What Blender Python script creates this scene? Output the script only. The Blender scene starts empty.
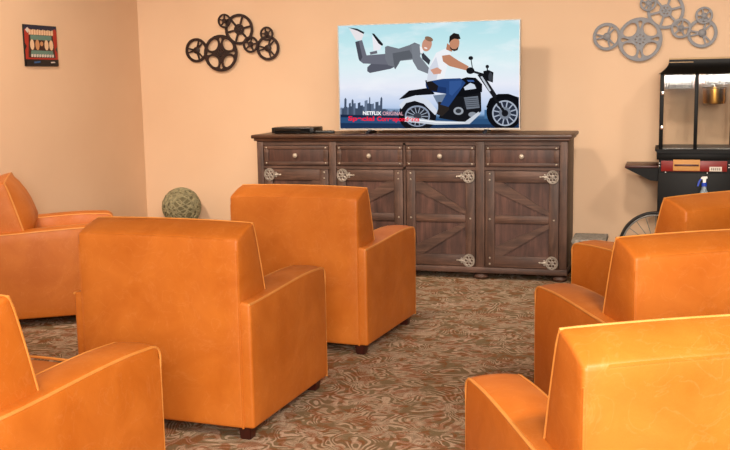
import bpy, bmesh, math, random
from mathutils import Vector, Matrix
R = math.radians
PI = math.pi
scene = bpy.context.scene
col = scene.collection

# ------------------------------------------------------------------ camera
def make_camera():
    yaw, pitch, roll, h, f = -0.2917, 0.1452, 0.0182, 1.3199, 996.3
    c, s = math.cos(yaw), math.sin(yaw)
    ct, st = math.cos(pitch), math.sin(pitch)
    cr, sr = math.cos(roll), math.sin(roll)
    r0 = Vector((c, -s, 0)); f0 = Vector((s, c, 0)); z = Vector((0, 0, 1))
    fw = f0 * ct - z * st
    u0 = f0 * st + z * ct
    rn = r0 * cr - u0 * sr
    un = r0 * sr + u0 * cr
    m = Matrix((rn, un, -fw)).transposed().to_4x4()
    m.translation = Vector((0, 0, h))
    cam = bpy.data.cameras.new('camera')
    cam.sensor_fit = 'HORIZONTAL'
    cam.sensor_width = 36
    cam.lens = f / 730 * 36
    cam.clip_start = 0.02
    o = bpy.data.objects.new('camera', cam)
    col.objects.link(o)
    o.matrix_world = m
    scene.camera = o
make_camera()

# ------------------------------------------------------------------ view + world + lights
vs = scene.view_settings
vs.view_transform = 'Standard'
vs.look = 'None'
vs.gamma = 1
vs.use_curve_mapping = False
vs.exposure = 0.0

world = bpy.data.worlds.new('world')
scene.world = world
world.use_nodes = True
world.node_tree.nodes['Background'].inputs[0].default_value = (1, .8, .6, 1)
world.node_tree.nodes['Background'].inputs[1].default_value = 0.02

def area(name, loc, target, size, power, color, size_y=None, spread=180):
    l = bpy.data.lights.new(name, 'AREA')
    l.energy = power
    l.color = color
    l.size = size
    if size_y:
        l.shape = 'RECTANGLE'; l.size_y = size_y
    l.spread = R(spread)
    o = bpy.data.objects.new(name, l)
    col.objects.link(o)
    o.location = loc
    d = Vector(target) - Vector(loc)
    o.rotation_euler = d.to_track_quat('-Z', 'Y').to_euler()
    return o

# unseen key light added behind the viewer for frontal brightness
area('key_light', (0.35, -1.3, 1.8), (-0.7, 5.0, 0.9), 1.5, 262, (1.0, .92, .84), 1.2)
# added unseen fill lights for the far wall, the left wall and the seats
WARM = (1.0, .84, .68)
for x, p in ((-3.1, 22), (-1.6, 16), (-.1, 14), (1.3, 14)):
    area('wall_fill', (x, 3.9, 2.66), (x, 7.06, .25), .3, p, WARM if x < -1 else (1.0, .88, .76), spread=95)
area('wall_fill', (-1.5, 4.2, 2.66), (-3.93, 4.9, .8), .3, 13, WARM, spread=100)
for x, y, p in ((-1.9, 1.5, 22), (0.75, 0.9, 120)):
    area('seat_fill', (x, y, 2.66), (x, y, 0), .35, p, WARM)

# ------------------------------------------------------------------ materials
def lin(h):
    h = h.lstrip('#')
    v = [int(h[i:i + 2], 16) / 255 for i in (0, 2, 4)]
    return tuple(c / 12.92 if c <= .04045 else ((c + .055) / 1.055) ** 2.4 for c in v) + (1,)

class NT:
    def __init__(self, name):
        self.m = bpy.data.materials.new(name)
        self.m.use_nodes = True
        self.t = self.m.node_tree
        self.b = self.t.nodes['Principled BSDF']
    def n(self, kind, **kw):
        nd = self.t.nodes.new(kind)
        for k, v in kw.items():
            if k.startswith('i_'):
                nd.inputs[k[2:].replace('_', ' ')].default_value = v
            else:
                setattr(nd, k, v)
        return nd
    def l(self, a, b):
        self.t.links.new(a, b)
    def coords(self, kind='Object', scale=(1, 1, 1)):
        tc = self.n('ShaderNodeTexCoord')
        mp = self.n('ShaderNodeMapping')
        mp.inputs['Scale'].default_value = scale
        self.l(tc.outputs[kind], mp.inputs[0])
        return mp.outputs[0]
    def noise(self, vec, scale, detail=3, rough=.5, dist=0):
        nz = self.n('ShaderNodeTexNoise')
        nz.inputs['Scale'].default_value = scale
        nz.inputs['Detail'].default_value = detail
        nz.inputs['Roughness'].default_value = rough
        nz.inputs['Distortion'].default_value = dist
        self.l(vec, nz.inputs['Vector'])
        return nz.outputs['Fac']
    def ramp(self, fac, stops, interp='LINEAR'):
        r = self.n('ShaderNodeValToRGB')
        r.color_ramp.interpolation = interp
        e = r.color_ramp.elements
        while len(e) < len(stops): e.new(.5)
        for el, (p, c) in zip(e, stops):
            el.position = p; el.color = c
        self.l(fac, r.inputs[0])
        return r.outputs[0]
    def mix(self, fac, a, b, blend='MIX'):
        m = self.n('ShaderNodeMix', data_type='RGBA', blend_type=blend)
        for sock, v in ((m.inputs[0], fac), (m.inputs[6], a), (m.inputs[7], b)):
            if hasattr(v, 'links') or hasattr(v, 'is_linked'): self.l(v, sock)
            else: sock.default_value = v
        return m.outputs[2]
    def math(self, op, a, b=0.0):
        m = self.n('ShaderNodeMath', operation=op)
        for sock, v in ((m.inputs[0], a), (m.inputs[1], b)):
            if hasattr(v, 'is_linked'): self.l(v, sock)
            else: sock.default_value = v
        return m.outputs[0]
    def bump(self, height, strength=.2, dist=.01):
        b = self.n('ShaderNodeBump')
        b.inputs['Strength'].default_value = strength
        b.inputs['Distance'].default_value = dist
        self.l(height, b.inputs['Height'])
        self.l(b.outputs[0], self.b.inputs['Normal'])

def simple(name, hexcol, rough=.5, metal=0, var=.08, scale=12, spec=.5, coat=0):
    m = NT(name)
    c = lin(hexcol)
    v = m.coords()
    f = m.noise(v, scale, 3)
    a = tuple(x * (1 - var) for x in c[:3]) + (1,)
    b = tuple(min(1, x * (1 + var)) for x in c[:3]) + (1,)
    m.l(m.ramp(f, [(.3, a), (.7, b)]), m.b.inputs['Base Color'])
    m.b.inputs['Roughness'].default_value = rough
    m.b.inputs['Metallic'].default_value = metal
    m.b.inputs['Specular IOR Level'].default_value = spec
    m.b.inputs['Coat Weight'].default_value = coat
    return m.m

def emit(name, hexcol, strength=1.0):
    m = bpy.data.materials.new(name)
    m.use_nodes = True
    t = m.node_tree
    t.nodes.remove(t.nodes['Principled BSDF'])
    e = t.nodes.new('ShaderNodeEmission')
    e.inputs[0].default_value = lin(hexcol)
    e.inputs[1].default_value = strength
    t.links.new(e.outputs[0], t.nodes['Material Output'].inputs[0])
    return m

def wall_material():
    m = NT('painted_wall')
    v = m.coords()
    f = m.noise(v, 1.3, 4)
    m.l(m.ramp(f, [(.3, lin('#e0bd9b')), (.7, lin('#e6c5a4'))]), m.b.inputs['Base Color'])
    m.b.inputs['Roughness'].default_value = .75
    m.b.inputs['Specular IOR Level'].default_value = .25
    m.bump(m.noise(v, 160, 3), .12, .003)
    return m.m

def carpet_material():
    m = NT('damask_carpet')
    v = m.coords()
    warp = m.n('ShaderNodeTexNoise'); warp.inputs['Scale'].default_value = 3.2; warp.inputs['Detail'].default_value = 1
    m.l(v, warp.inputs['Vector'])
    sc = m.n('ShaderNodeVectorMath', operation='SCALE'); sc.inputs['Scale'].default_value = .28
    m.l(warp.outputs['Color'], sc.inputs[0])
    ad = m.n('ShaderNodeVectorMath', operation='ADD')
    m.l(v, ad.inputs[0]); m.l(sc.outputs[0], ad.inputs[1])
    w = ad.outputs[0]
    # thin curling scroll lines: contour bands of a smooth field
    n1 = m.noise(w, 5.0, 1.0, .4, 1.3)
    band = m.math('ABSOLUTE', m.math('SINE', m.math('MULTIPLY', n1, 40.0)))
    lines = m.ramp(band, [(.50, (1, 1, 1, 1)), (.72, (0, 0, 0, 1))])
    gate = m.ramp(m.noise(v, 9, 2, .5), [(.36, (0, 0, 0, 1)), (.48, (1, 1, 1, 1))])
    lines = m.mix(1.0, lines, gate, 'MULTIPLY')
    # scattered flower heads with lobed, twisted petals
    SC = 5.2
    vor = m.n('ShaderNodeTexVoronoi'); vor.voronoi_dimensions = '2D'; vor.inputs['Scale'].default_value = SC; vor.inputs['Randomness'].default_value = .75
    m.l(w, vor.inputs['Vector'])
    sub = m.n('ShaderNodeVectorMath', operation='SUBTRACT')
    m.l(w, sub.inputs[0]); m.l(vor.outputs['Position'], sub.inputs[1])
    sx = m.n('ShaderNodeSeparateXYZ'); m.l(sub.outputs[0], sx.inputs[0])
    ang = m.math('ARCTAN2', sx.outputs['Y'], sx.outputs['X'])
    dist = vor.outputs['Distance']
    lobe = m.math('SINE', m.math('ADD', m.math('MULTIPLY', ang, 7.0), m.math('MULTIPLY', dist, 16.0)))
    edge = m.math('ADD', .30, m.math('MULTIPLY', lobe, .13))
    inside = m.math('SUBTRACT', edge, dist)
    flower = m.ramp(inside, [(.0, (0, 0, 0, 1)), (.04, (1, 1, 1, 1))])
    vein = m.ramp(m.math('SINE', m.math('MULTIPLY', inside, 75.0)), [(.2, (.35, .35, .35, 1)), (.6, (1, 1, 1, 1))])
    flower = m.mix(1.0, flower, vein, 'MULTIPLY')
    fac = m.mix(1.0, lines, flower, 'LIGHTEN')
    fine = m.noise(v, 230, 2, .7)
    ground = m.mix(m.noise(v, 5, 3), lin('#85694c'), lin('#8e8163'))
    figure = m.mix(m.noise(v, 4, 2), lin('#d6bf9e'), lin('#e6c6b4'))
    c = m.mix(m.math('MULTIPLY', fac, .72), ground, figure)
    rust = m.ramp(m.noise(v, 16, 2, .5, 1), [(.50, (0, 0, 0, 1)), (.60, (1, 1, 1, 1))])
    c = m.mix(m.math('MULTIPLY', rust, .55), c, lin('#96501f'))
    c = m.mix(1.0, c, m.ramp(fine, [(.25, (.55, .55, .55, 1)), (.75, (1.2, 1.2, 1.2, 1))]), 'MULTIPLY')
    m.l(c, m.b.inputs['Base Color'])
    m.b.inputs['Roughness'].default_value = .95
    m.b.inputs['Specular IOR Level'].default_value = .1
    m.bump(m.math('ADD', fine, m.math('MULTIPLY', fac, .5)), .6, .006)
    return m.m

def leather_material(name, lo, hi):
    m = NT(name)
    v = m.coords()
    f = m.noise(v, 5.5, 5, .6, .6)
    c = m.ramp(f, [(.3, lin(lo)), (.72, lin(hi))])
    # faint pale creases
    vo = m.n('ShaderNodeTexNoise'); vo.inputs['Scale'].default_value = 9; vo.inputs['Detail'].default_value = 5; vo.inputs['Distortion'].default_value = 1.5
    m.l(v, vo.inputs['Vector'])
    crease = m.ramp(vo.outputs['Fac'], [(.485, (0, 0, 0, 1)), (.5, (1, 1, 1, 1)), (.515, (0, 0, 0, 1))])
    c = m.mix(m.math('MULTIPLY', crease, .07), c, lin('#f0b27a'))
    m.l(c, m.b.inputs['Base Color'])
    r = m.ramp(m.noise(v, 7, 4), [(.3, (.42, .42, .42, 1)), (.7, (.56, .56, .56, 1))])
    m.l(r, m.b.inputs['Roughness'])
    m.b.inputs['Specular IOR Level'].default_value = .35
    m.bump(m.noise(v, 170, 4, .6), .10, .003)
    return m.m

def wood_material(name, lo, mid, hi, axis='x', rough=.55):
    m = NT(name)
    s = {'x': (1.3, 14, 14), 'z': (14, 14, 1.3), 'y': (14, 1.3, 14)}[axis]
    v = m.coords('Object', s)
    v2 = m.coords('Object')
    f = m.noise(v, 2.2, 6, .65, .5)
    c = m.ramp(f, [(.22, lin(lo)), (.5, lin(mid)), (.78, lin(hi))])
    b = m.noise(v2, 7, 5, .6)
    c = m.mix(1.0, c, m.ramp(b, [(.3, (.6, .55, .52, 1)), (.7, (1.2, 1.15, 1.15, 1))]), 'MULTIPLY')
    m.l(c, m.b.inputs['Base Color'])
    m.b.inputs['Roughness'].default_value = rough
    m.bump(f, .35, .004)
    return m.m

def metal_material(name, hexcol, rough=.4, metal=1.0):
    return simple(name, hexcol, rough, metal, .15, 30)

M = {}
M['wall'] = wall_material()
M['ceiling'] = simple('ceiling_paint', '#a89a86', .9)
M['darkwall'] = simple('bounce_cut_wall', '#4a382c', .85)  # unseen right and front walls, made dark to cut bounce light
M['carpet'] = carpet_material()
M['trim'] = simple('painted_trim', '#d9c0a0', .5)
M['leather'] = leather_material('tan_leather', '#b46019', '#c57127')
M['piping'] = leather_material('tan_leather_piping', '#c98036', '#d9924a')
M['legwood'] = wood_material('mahogany_leg', '#2a0d07', '#3d140b', '#54200f', 'z', .4)
M['wood_h'] = wood_material('weathered_wood_rails', '#2b1b14', '#523a2e', '#75594a', 'x')
M['wood_v'] = wood_material('weathered_wood_stiles', '#2b1b14', '#50392d', '#725748', 'z')
M['wood_panel'] = wood_material('weathered_wood_panels', '#2a1813', '#4d332a', '#6b4a3e', 'z')
M['wood_top'] = wood_material('weathered_wood_top', '#22140c', '#4a2f20', '#644433', 'x', .42)
M['iron'] = metal_material('antique_silver', '#a0978c', .5, .5)
M['stud'] = metal_material('nail_head', '#b9ad9c', .4, .4)
M['bronze'] = simple('dark_bronze_metal', '#2b1813', .5, .35, .2, 30)
M['glaremetal'] = simple('reel_metal_painted_glare', '#77777a', .5, .15, .10, 30)  # glare on the right-hand reels, painted in as a grey base colour
M['black'] = simple('black_plastic', '#0d0c0c', .4)
M['blackpaint'] = simple('black_enamel', '#060504', .5, spec=.2)
M['silver'] = metal_material('silver_bezel', '#b9b4ae', .5, .3)
M['chrome'] = metal_material('polished_steel', '#d2cfc9', .22)
M['housing'] = metal_material('brushed_steel', '#85837f', .65, .3)
M['brass'] = metal_material('brass_kettle', '#b88a3e', .3)
M['redpaint'] = simple('red_enamel', '#7c150e', .4)
M['redwood'] = wood_material('reddish_shelf_wood', '#2a0b06', '#45130a', '#5a1d10', 'x', .4)
M['tan'] = simple('tan_card', '#c08a4a', .6)
M['white'] = simple('white_plastic', '#e8e6e2', .4)
M['label'] = simple('paper_label', '#d8cfc2', .7)
M['greyprint'] = simple('grey_print', '#8d857b', .7)
M['blue'] = simple('blue_plastic', '#2346b8', .4)
M['tyre'] = simple('rubber_tyre', '#15100e', .6)
M['fringe'] = simple('tan_roof_trim', '#b99b74', .7)
M['twig'] = simple('green_grey_twig', '#948d6c', .8, 0, .35, 40)
M['twigcore'] = simple('twig_core', '#6b6448', .9, 0, .3, 40)
M['stone'] = simple('grey_mottled_fabric', '#8d877d', .8, 0, .45, 55)
def glass():
    m = NT('cabinet_glass')
    t = m.t
    t.nodes.remove(m.b)
    tr = m.n('ShaderNodeBsdfTransparent'); tr.inputs[0].default_value = (.96, .96, .95, 1)
    gl = m.n('ShaderNodeBsdfGlossy'); gl.inputs['Roughness'].default_value = .05
    fr = m.n('ShaderNodeFresnel'); fr.inputs[0].default_value = 1.45
    mx = m.n('ShaderNodeMixShader')
    m.l(fr.outputs[0], mx.inputs[0]); m.l(tr.outputs[0], mx.inputs[1]); m.l(gl.outputs[0], mx.inputs[2])
    m.l(mx.outputs[0], t.nodes['Material Output'].inputs[0])
    return m.m
M['glass'] = glass()
def clearplastic():
    m = NT('clear_plastic')
    m.b.inputs['Transmission Weight'].default_value = .6
    m.b.inputs['Roughness'].default_value = .15
    m.b.inputs['Base Color'].default_value = lin('#c9dbe6')
    return m.m
M['clear'] = clearplastic()

# ------------------------------------------------------------------ mesh helpers
def tag(o, label=None, cat=None, group=None, kind=None):
    if label: o['label'] = label
    if cat: o['category'] = cat
    if group: o['group'] = group
    if kind: o['kind'] = kind
    return o

def empty(name, loc, rz=0):
    o = bpy.data.objects.new(name, None)
    o.empty_display_size = .1
    col.objects.link(o)
    o.location = loc
    o.rotation_euler = (0, 0, rz)
    return o

def obj(name, bm, mat, parent=None, smooth=True, angle=38):
    me = bpy.data.meshes.new(name)
    bmesh.ops.recalc_face_normals(bm, faces=bm.faces)
    bm.to_mesh(me)
    bm.free()
    mats = mat if isinstance(mat, list) else [mat]
    for m_ in mats: me.materials.append(m_)
    if smooth:
        me.shade_smooth()
        me.set_sharp_from_angle(angle=R(angle))
    o = bpy.data.objects.new(name, me)
    col.objects.link(o)
    if parent: o.parent = parent
    return o

def copy_tree(o, parent=None):
    c = o.copy()
    col.objects.link(c)
    if parent: c.parent = parent
    for ch in list(o.children):
        copy_tree(ch, c)
    return c

def box(bm, x0, x1, y0, y1, z0, z1, bev=0, seg=2, mtx=None, mi=0):
    vs_ = [bm.verts.new((x, y, z)) for x in (x0, x1) for y in (y0, y1) for z in (z0, z1)]
    q = [(0, 1, 3, 2), (4, 6, 7, 5), (0, 4, 5, 1), (2, 3, 7, 6), (0, 2, 6, 4), (1, 5, 7, 3)]
    fs = [bm.faces.new([vs_[i] for i in f]) for f in q]
    for f in fs: f.material_index = mi
    geom = set(vs_)
    if bev:
        es = list({e for f in fs for e in f.edges})
        r = bmesh.ops.bevel(bm, geom=es, offset=bev, segments=seg, affect='EDGES', profile=.5)
        geom = {v for f in r['faces'] for v in f.verts}
        for v in list(geom):
            for f in v.link_faces:
                geom.update(f.verts)
                f.material_index = mi
    if mtx is not None:
        for v in geom: v.co = mtx @ v.co
    return geom

def prism(bm, pts, fn, d0, d1, mi=0):
    """closed 2-D outline pts extruded between depth d0 and d1; fn(a, b, d) -> xyz"""
    a = [bm.verts.new(fn(p[0], p[1], d0)) for p in pts]
    b = [bm.verts.new(fn(p[0], p[1], d1)) for p in pts]
    n = len(pts)
    fs = [bm.faces.new(a), bm.faces.new(b[::-1])]
    for i in range(n):
        fs.append(bm.faces.new((a[i], b[i], b[(i + 1) % n], a[(i + 1) % n])))
    for f in fs: f.material_index = mi

def tube(bm, pts, r, seg=8, closed=False, cap=True):
    pts = [Vector(p) for p in pts]
    n = len(pts)
    rings = []
    prev = None
    for i, p in enumerate(pts):
        if closed: t = pts[(i + 1) % n] - pts[i - 1]
        else: t = pts[min(i + 1, n - 1)] - pts[max(i - 1, 0)]
        t.normalize()
        if prev is None:
            u = t.orthogonal().normalized()
        else:
            u = (prev - t * prev.dot(t)).normalized()
        prev = u
        w = t.cross(u)
        rr = r[i] if isinstance(r, (list, tuple)) else r
        rings.append([bm.verts.new(p + (u * math.cos(2 * PI * k / seg) + w * math.sin(2 * PI * k / seg)) * rr) for k in range(seg)])
    for i in range(n if closed else n - 1):
        A, B = rings[i], rings[(i + 1) % n]
        for k in range(seg):
            bm.faces.new((A[k], A[(k + 1) % seg], B[(k + 1) % seg], B[k]))
    if cap and not closed:
        bm.faces.new(rings[0][::-1]); bm.faces.new(rings[-1])

def lathe(bm, prof, seg=24, mtx=None):
    """prof: list of (r, z); closed at both ends on the axis"""
    mtx = mtx or Matrix()
    rings = []
    for r, z in prof:
        if r < 1e-6: rings.append([bm.verts.new(mtx @ Vector((0, 0, z)))])
        else: rings.append([bm.verts.new(mtx @ Vector((r * math.cos(2 * PI * k / seg), r * math.sin(2 * PI * k / seg), z))) for k in range(seg)])
    for A, B in zip(rings, rings[1:]):
        for k in range(seg):
            k2 = (k + 1) % seg
            if len(A) == 1 and len(B) == 1: continue
            if len(A) == 1: bm.faces.new((A[0], B[k], B[k2]))
            elif len(B) == 1: bm.faces.new((A[k], B[0], A[k2]))
            else: bm.faces.new((A[k], B[k], B[k2], A[k2]))
    for ring, flip in ((rings[0], 1), (rings[-1], 0)):
        if len(ring) > 1: bm.faces.new(ring[::-1] if flip else ring)

def cube_grid(nx, ny, nz, fn, bev=.012, seg=3):
    """a unit cube gridded on its six sides, mapped by fn(u,v,w) (each 0..1), its twelve edges rounded"""
    bm = bmesh.new()
    V = {}
    hard = set()
    def vert(i, j, k):
        key = (i, j, k)
        if key not in V:
            V[key] = bm.verts.new(fn(i / nx, j / ny, k / nz))
        return V[key]
    def ext(key):
        return (key[0] in (0, nx)) + (key[1] in (0, ny)) + (key[2] in (0, nz))
    def quad(ks):
        bm.faces.new([vert(*k) for k in ks])
        for a, b in zip(ks, ks[1:] + ks[:1]):
            same = sum(1 for d, n in zip(range(3), (nx, ny, nz)) if a[d] == b[d] and a[d] in (0, n))
            if same >= 2: hard.add(frozenset((a, b)))
    for i in range(nx):
        for j in range(ny):
            for k in (0, nz): quad([(i, j, k), (i + 1, j, k), (i + 1, j + 1, k), (i, j + 1, k)])
    for i in range(nx):
        for k in range(nz):
            for j in (0, ny): quad([(i, j, k), (i + 1, j, k), (i + 1, j, k + 1), (i, j, k + 1)])
    for j in range(ny):
        for k in range(nz):
            for i in (0, nx): quad([(i, j, k), (i, j + 1, k), (i, j + 1, k + 1), (i, j, k + 1)])
    bmesh.ops.recalc_face_normals(bm, faces=bm.faces)
    es = []
    for e in hard:
        a, b = tuple(e)
        ed = bm.edges.get((V[a], V[b]))
        if ed: es.append(ed)
    if bev:
        bmesh.ops.bevel(bm, geom=es, offset=bev, segments=seg, affect='EDGES', profile=.5)
    return bm

# ------------------------------------------------------------------ the room
WLX, WBY, WRX, WFY, CH = -3.9337, 7.0635, 2.9, -1.9, 2.72
def struct(name, bm, m):
    return tag(obj(name, bm, m, smooth=False), kind='structure')
b = bmesh.new(); box(b, WLX - .2, WRX + .2, WFY - .2, WBY + .2, -.1, 0); struct('floor', b, M['carpet'])
b = bmesh.new(); box(b, WLX - .2, WRX + .2, WFY - .2, WBY + .2, CH, CH + .1); struct('ceiling', b, M['ceiling'])
b = bmesh.new(); box(b, WLX - .2, WRX + .2, WBY, WBY + .2, 0, CH); struct('wall_back', b, M['wall'])
b = bmesh.new(); box(b, WLX - .2, WLX, WFY - .2, WBY, 0, CH); struct('wall_left', b, M['wall'])
b = bmesh.new(); box(b, WRX, WRX + .2, WFY - .2, WBY, 0, CH); struct('wall_right', b, M['darkwall'])
b = bmesh.new(); box(b, WLX, WRX, WFY - .2, WFY, 0, CH); struct('wall_front', b, M['darkwall'])
b = bmesh.new(); box(b, WLX, WRX, WBY - .014, WBY, 0, .1, .004); struct('baseboard_back', b, M['trim'])
b = bmesh.new(); box(b, WLX, WLX + .014, WFY, WBY - .014, 0, .1, .004); struct('baseboard_left', b, M['trim'])

# ------------------------------------------------------------------ club chairs
CW, CL, ZL, ZA = .762, .706, .052, .524
HB = .342          # half width of the back
AW = .144
H1, H2, E2 = .757, .8035, .1295

def smooth01(t):
    t = max(0, min(1, t)); return t * t * (3 - 2 * t)

def back_front_y(z):
    if z > ZA: return E2 + .085 * ((H2 - z) / (H2 - ZA)) ** .9
    return E2 + .085

def back_fn(u, v, w):
    x = (u * 2 - 1)
    cx = 1 - x * x
    # w: height along the outline, v: rear to front
    zr = ZL + w * (H1 - ZL)
    zf = ZL + w * (H2 - ZL)
    z = zr + (zf - zr) * v
    yr = -.007
    yf = back_front_y(z)
    y = yr + (yf - yr) * v
    top = smooth01((w - .6) / .4)
    vv = 1 - (2 * v - 1) ** 2
    ww = 1 - (2 * w - 1) ** 2
    z += w ** 6 * (cx * .006 + vv * .008)
    y -= (1 - v) * cx * .007 * ww
    y += v * min(1, cx * 1.5) * .072 * smooth01((w - .5) / .2) * (1 - w ** 10)
    xx = x * (HB + .007 * vv * smooth01((w - .6) / .2) * (1 - w ** 10))
    return (xx, y, z)

def arm_top(y):
    r = .04
    z = ZA + .018 * smooth01(y / (CL * .75)) - .006 * smooth01((y - CL * .75) / (CL * .25))
    d = (y - (CL - r)) / r
    if d > 0: z -= r * (1 - math.sqrt(max(0, 1 - min(1, d) ** 2))) * .9
    return z

def arm_fn(side):
    def fn(u, v, w):
        y = CL * (1 - (1 - v) ** 1.7)
        z = ZL + w * (arm_top(y) - ZL)
        uu = 1 - (2 * u - 1) ** 2
        z += .007 * uu * w ** 6
        ww = 1 - (2 * w - 1) ** 2
        out = u if side > 0 else 1 - u
        vv = 1 - (2 * v - 1) ** 2
        x = (CW / 2 - AW) + out * AW
        x += (out * 2 - 1) * .004 * ww * vv
        y += v ** 6 * .008 * uu * ww
        return (side * x, y, z)
    return fn

def make_chair():
    root = empty('club_chair', (0, 0, 0))
    # deck
    b = cube_grid(4, 4, 3, lambda u, v, w: (-.236 + .472 * u, .05 + (CL - .075) * v, ZL + .005 + .235 * w), .008)
    obj('seat_deck', b, M['leather'], root)
    # seat cushion
    def seat(u, v, w):
        cx = 1 - (2 * u - 1) ** 2; cv = 1 - (2 * v - 1) ** 2; cw = 1 - (2 * w - 1) ** 2
        return (-.236 + .472 * u, .20 + (CL - .20 + .01) * v + v ** 4 * .012 * cx * cw, .295 + .145 * w + w ** 4 * .022 * cx * cv)
    sc = obj('seat_cushion', cube_grid(8, 8, 4, seat, .02, 3), M['leather'], root)
    b = bmesh.new()
    tube(b, [(-.232, CL + .008, .44), (-.1, CL + .012, .446), (.1, CL + .012, .446), (.232, CL + .008, .44)], .005, 6)
    obj('piping', b, M['piping'], sc)
    # back
    bk = obj('backrest', cube_grid(12, 5, 16, back_fn, .011, 3), M['leather'], root)
    b = bmesh.new()
    n = 16
    def edge(u, v, w):
        p = Vector(back_fn(u, v, w))
        return p
    w0 = (ZA + .0 - ZL) / (H2 - ZL)
    inset = .0035
    path = []
    for k in range(9): path.append(edge(0, 1, w0 + (1 - w0) * k / 8) + Vector((inset, -inset, -inset * (k == 8))))
    for k in range(1, 16): path.append(edge(k / 16, 1, 1) + Vector((0, -inset, -inset)))
    for k in range(9): path.append(edge(1, 1, 1 - (1 - w0) * k / 8) + Vector((-inset, -inset, -inset * (k == 0))))
    tube(b, path, .0052, 6)
    obj('piping', b, M['piping'], bk)
    b = bmesh.new()
    path = [edge(0, 0, k / 16) + Vector((.0042, .0042, 0)) for k in range(16)]
    path += [edge(k / 12, 0, 1) + Vector((0, .0042, -.0042)) for k in range(1, 12)]
    path += [edge(1, 0, 1 - k / 16) + Vector((-.0042, .0042, 0)) for k in range(1, 17)]
    tube(b, path, .0042, 6)
    obj('seam', b, M['leather'], bk)
    # arms
    for side in (-1, 1):
        fn = arm_fn(side)
        a = obj('arm', cube_grid(4, 16, 8, fn, .011, 3), M['leather'], root)
        for u in (0, 1):
            b = bmesh.new()
            uu = u if side > 0 else 1 - u
            ins = -1 if (fn(u, .5, .5)[0] * side) > (CW / 2 - AW / 2) else 1
            off = Vector((ins * side * .0035, 0, -.0035))
            path = [Vector(fn(u, k / 22, 1)) + off for k in range(23)]

            path += [Vector(fn(u, 1, 1 - k / 8)) + Vector((off.x, -.0035, 0)) for k in range(1, 9)]
            tube(b, path, .005, 6)
            obj('piping', b, M['piping'], a)
    # legs
    for sx in (-1, 1):
        for y in (.045, CL - .045):
            b = bmesh.new()
            x = sx * (CW / 2 - .05)
            t, s = .027, .021
            vs_ = []
            for (hw, z) in ((s, 0), (t, ZL + .012)):
                vs_.append([b.verts.new((x + dx * hw, y + dy * hw, z)) for dx, dy in ((-1, -1), (1, -1), (1, 1), (-1, 1))])
            b.faces.new(vs_[0][::-1]); b.faces.new(vs_[1])
            for k in range(4): b.faces.new((vs_[0][k], vs_[0][(k + 1) % 4], vs_[1][(k + 1) % 4], vs_[1][k]))
            bmesh.ops.bevel(b, geom=list(b.edges), offset=.003, segments=2, affect='EDGES')
            obj('leg', b, M['legwood'], root)
    return root

chairs = [
    (-1.7948, 3.2731, -.0663, 'tan leather club chair seen from behind, nearest the wicker ball'),
    (-1.7126, 4.4864, -.0955, 'tan leather club chair seen from behind, nearest the front of the sideboard'),
    (-1.9017, 1.9794, -.1024, 'tan leather club chair in the near left corner, showing its right arm'),
    (-3.688, 4.7836, -.9985, 'tan leather club chair turned sideways beside the left wall below the poster'),
    (.165, 2.077, .462, 'brightly lit tan leather club chair closest to the viewer at lower right'),
    (.2219, 3.3135, .5065, 'middle one of the three tan leather club chairs on the right'),
    (.3489, 4.4895, .726, 'tan leather club chair directly in front of the popcorn cart'),
]
proto = make_chair()
for i, (x, y, a, lab) in enumerate(chairs):
    o = proto if i == 0 else copy_tree(proto)
    o.location = (x, y, 0)
    o.rotation_euler = (0, 0, a)
    tag(o, lab, 'chair', 'tan leather club chairs facing the television')

# ------------------------------------------------------------------ sideboard
SX0, SX1 = -2.687, -.573       # body
SYF, SYB = 6.383, 6.825
sb = empty('sideboard', ((SX0 + SX1) / 2, SYF, 0))
tag(sb, 'long dark weathered wood sideboard with braced doors standing below the television', 'sideboard')
SBX, SBY = (SX0 + SX1) / 2, SYF
def sbo(name, bm, mat, parent=None):
    for v in bm.verts:
        v.co.x -= SBX; v.co.y -= SBY
    return obj(name, bm, mat, parent or sb)

b = bmesh.new()
box(b, SX0 - .03, SX1 + .03, SYF - .03, SYB + .005, .930, .9542, .006)
box(b, SX0 - .016, SX1 + .016, SYF - .016, SYB, .912, .931, .006)
sbo('top', b, M['wood_top'])
b = bmesh.new()
box(b, SX0 + .01, SX1 - .01, SYF + .022, SYB, .085, .912)
sbo('carcass', b, M['wood_panel'])
b = bmesh.new()
box(b, SX0 - .004, SX1 + .004, SYF - .006, SYB, .046, .086, .005)
sbo('plinth', b, M['wood_h'])
stiles = [(SX0, -2.640), (-2.165, -2.112), (-1.162, -1.102), (-.622, SX1)]
for x0, x1 in stiles:
    b = bmesh.new(); box(b, x0, x1, SYF, SYF + .03, .086, .912, .004); sbo('stile', b, M['wood_v'])
for x in (SX0, SX1 - .022):
    b = bmesh.new(); box(b, x, x + .022, SYF + .03, SYB, .086, .912, .003); sbo('side_panel', b, M['wood_v'])
for za_, zb_ in ((.884, .912), (.724, .742)):
    b = bmesh.new(); box(b, SX0 + .02, SX1 - .02, SYF + .004, SYF + .028, za_, zb_); sbo('rail', b, M['wood_h'])
b = bmesh.new()
box(b, -1.645, -1.629, SYF + .004, SYF + .028, .086, .9)
sbo('divider', b, M['wood_v'])

def studs(pts, parent, r=.0067):
    for (x, y, z) in pts:
        b = bmesh.new()
        lathe(b, [(r, 0), (r * .85, r * .4), (r * .5, r * .75), (0, r * .9)], 10, Matrix.Translation((x, y, z)) @ Matrix.Rotation(R(90), 4, 'X'))
        sbo('stud', b, M['stud'], parent)

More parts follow.
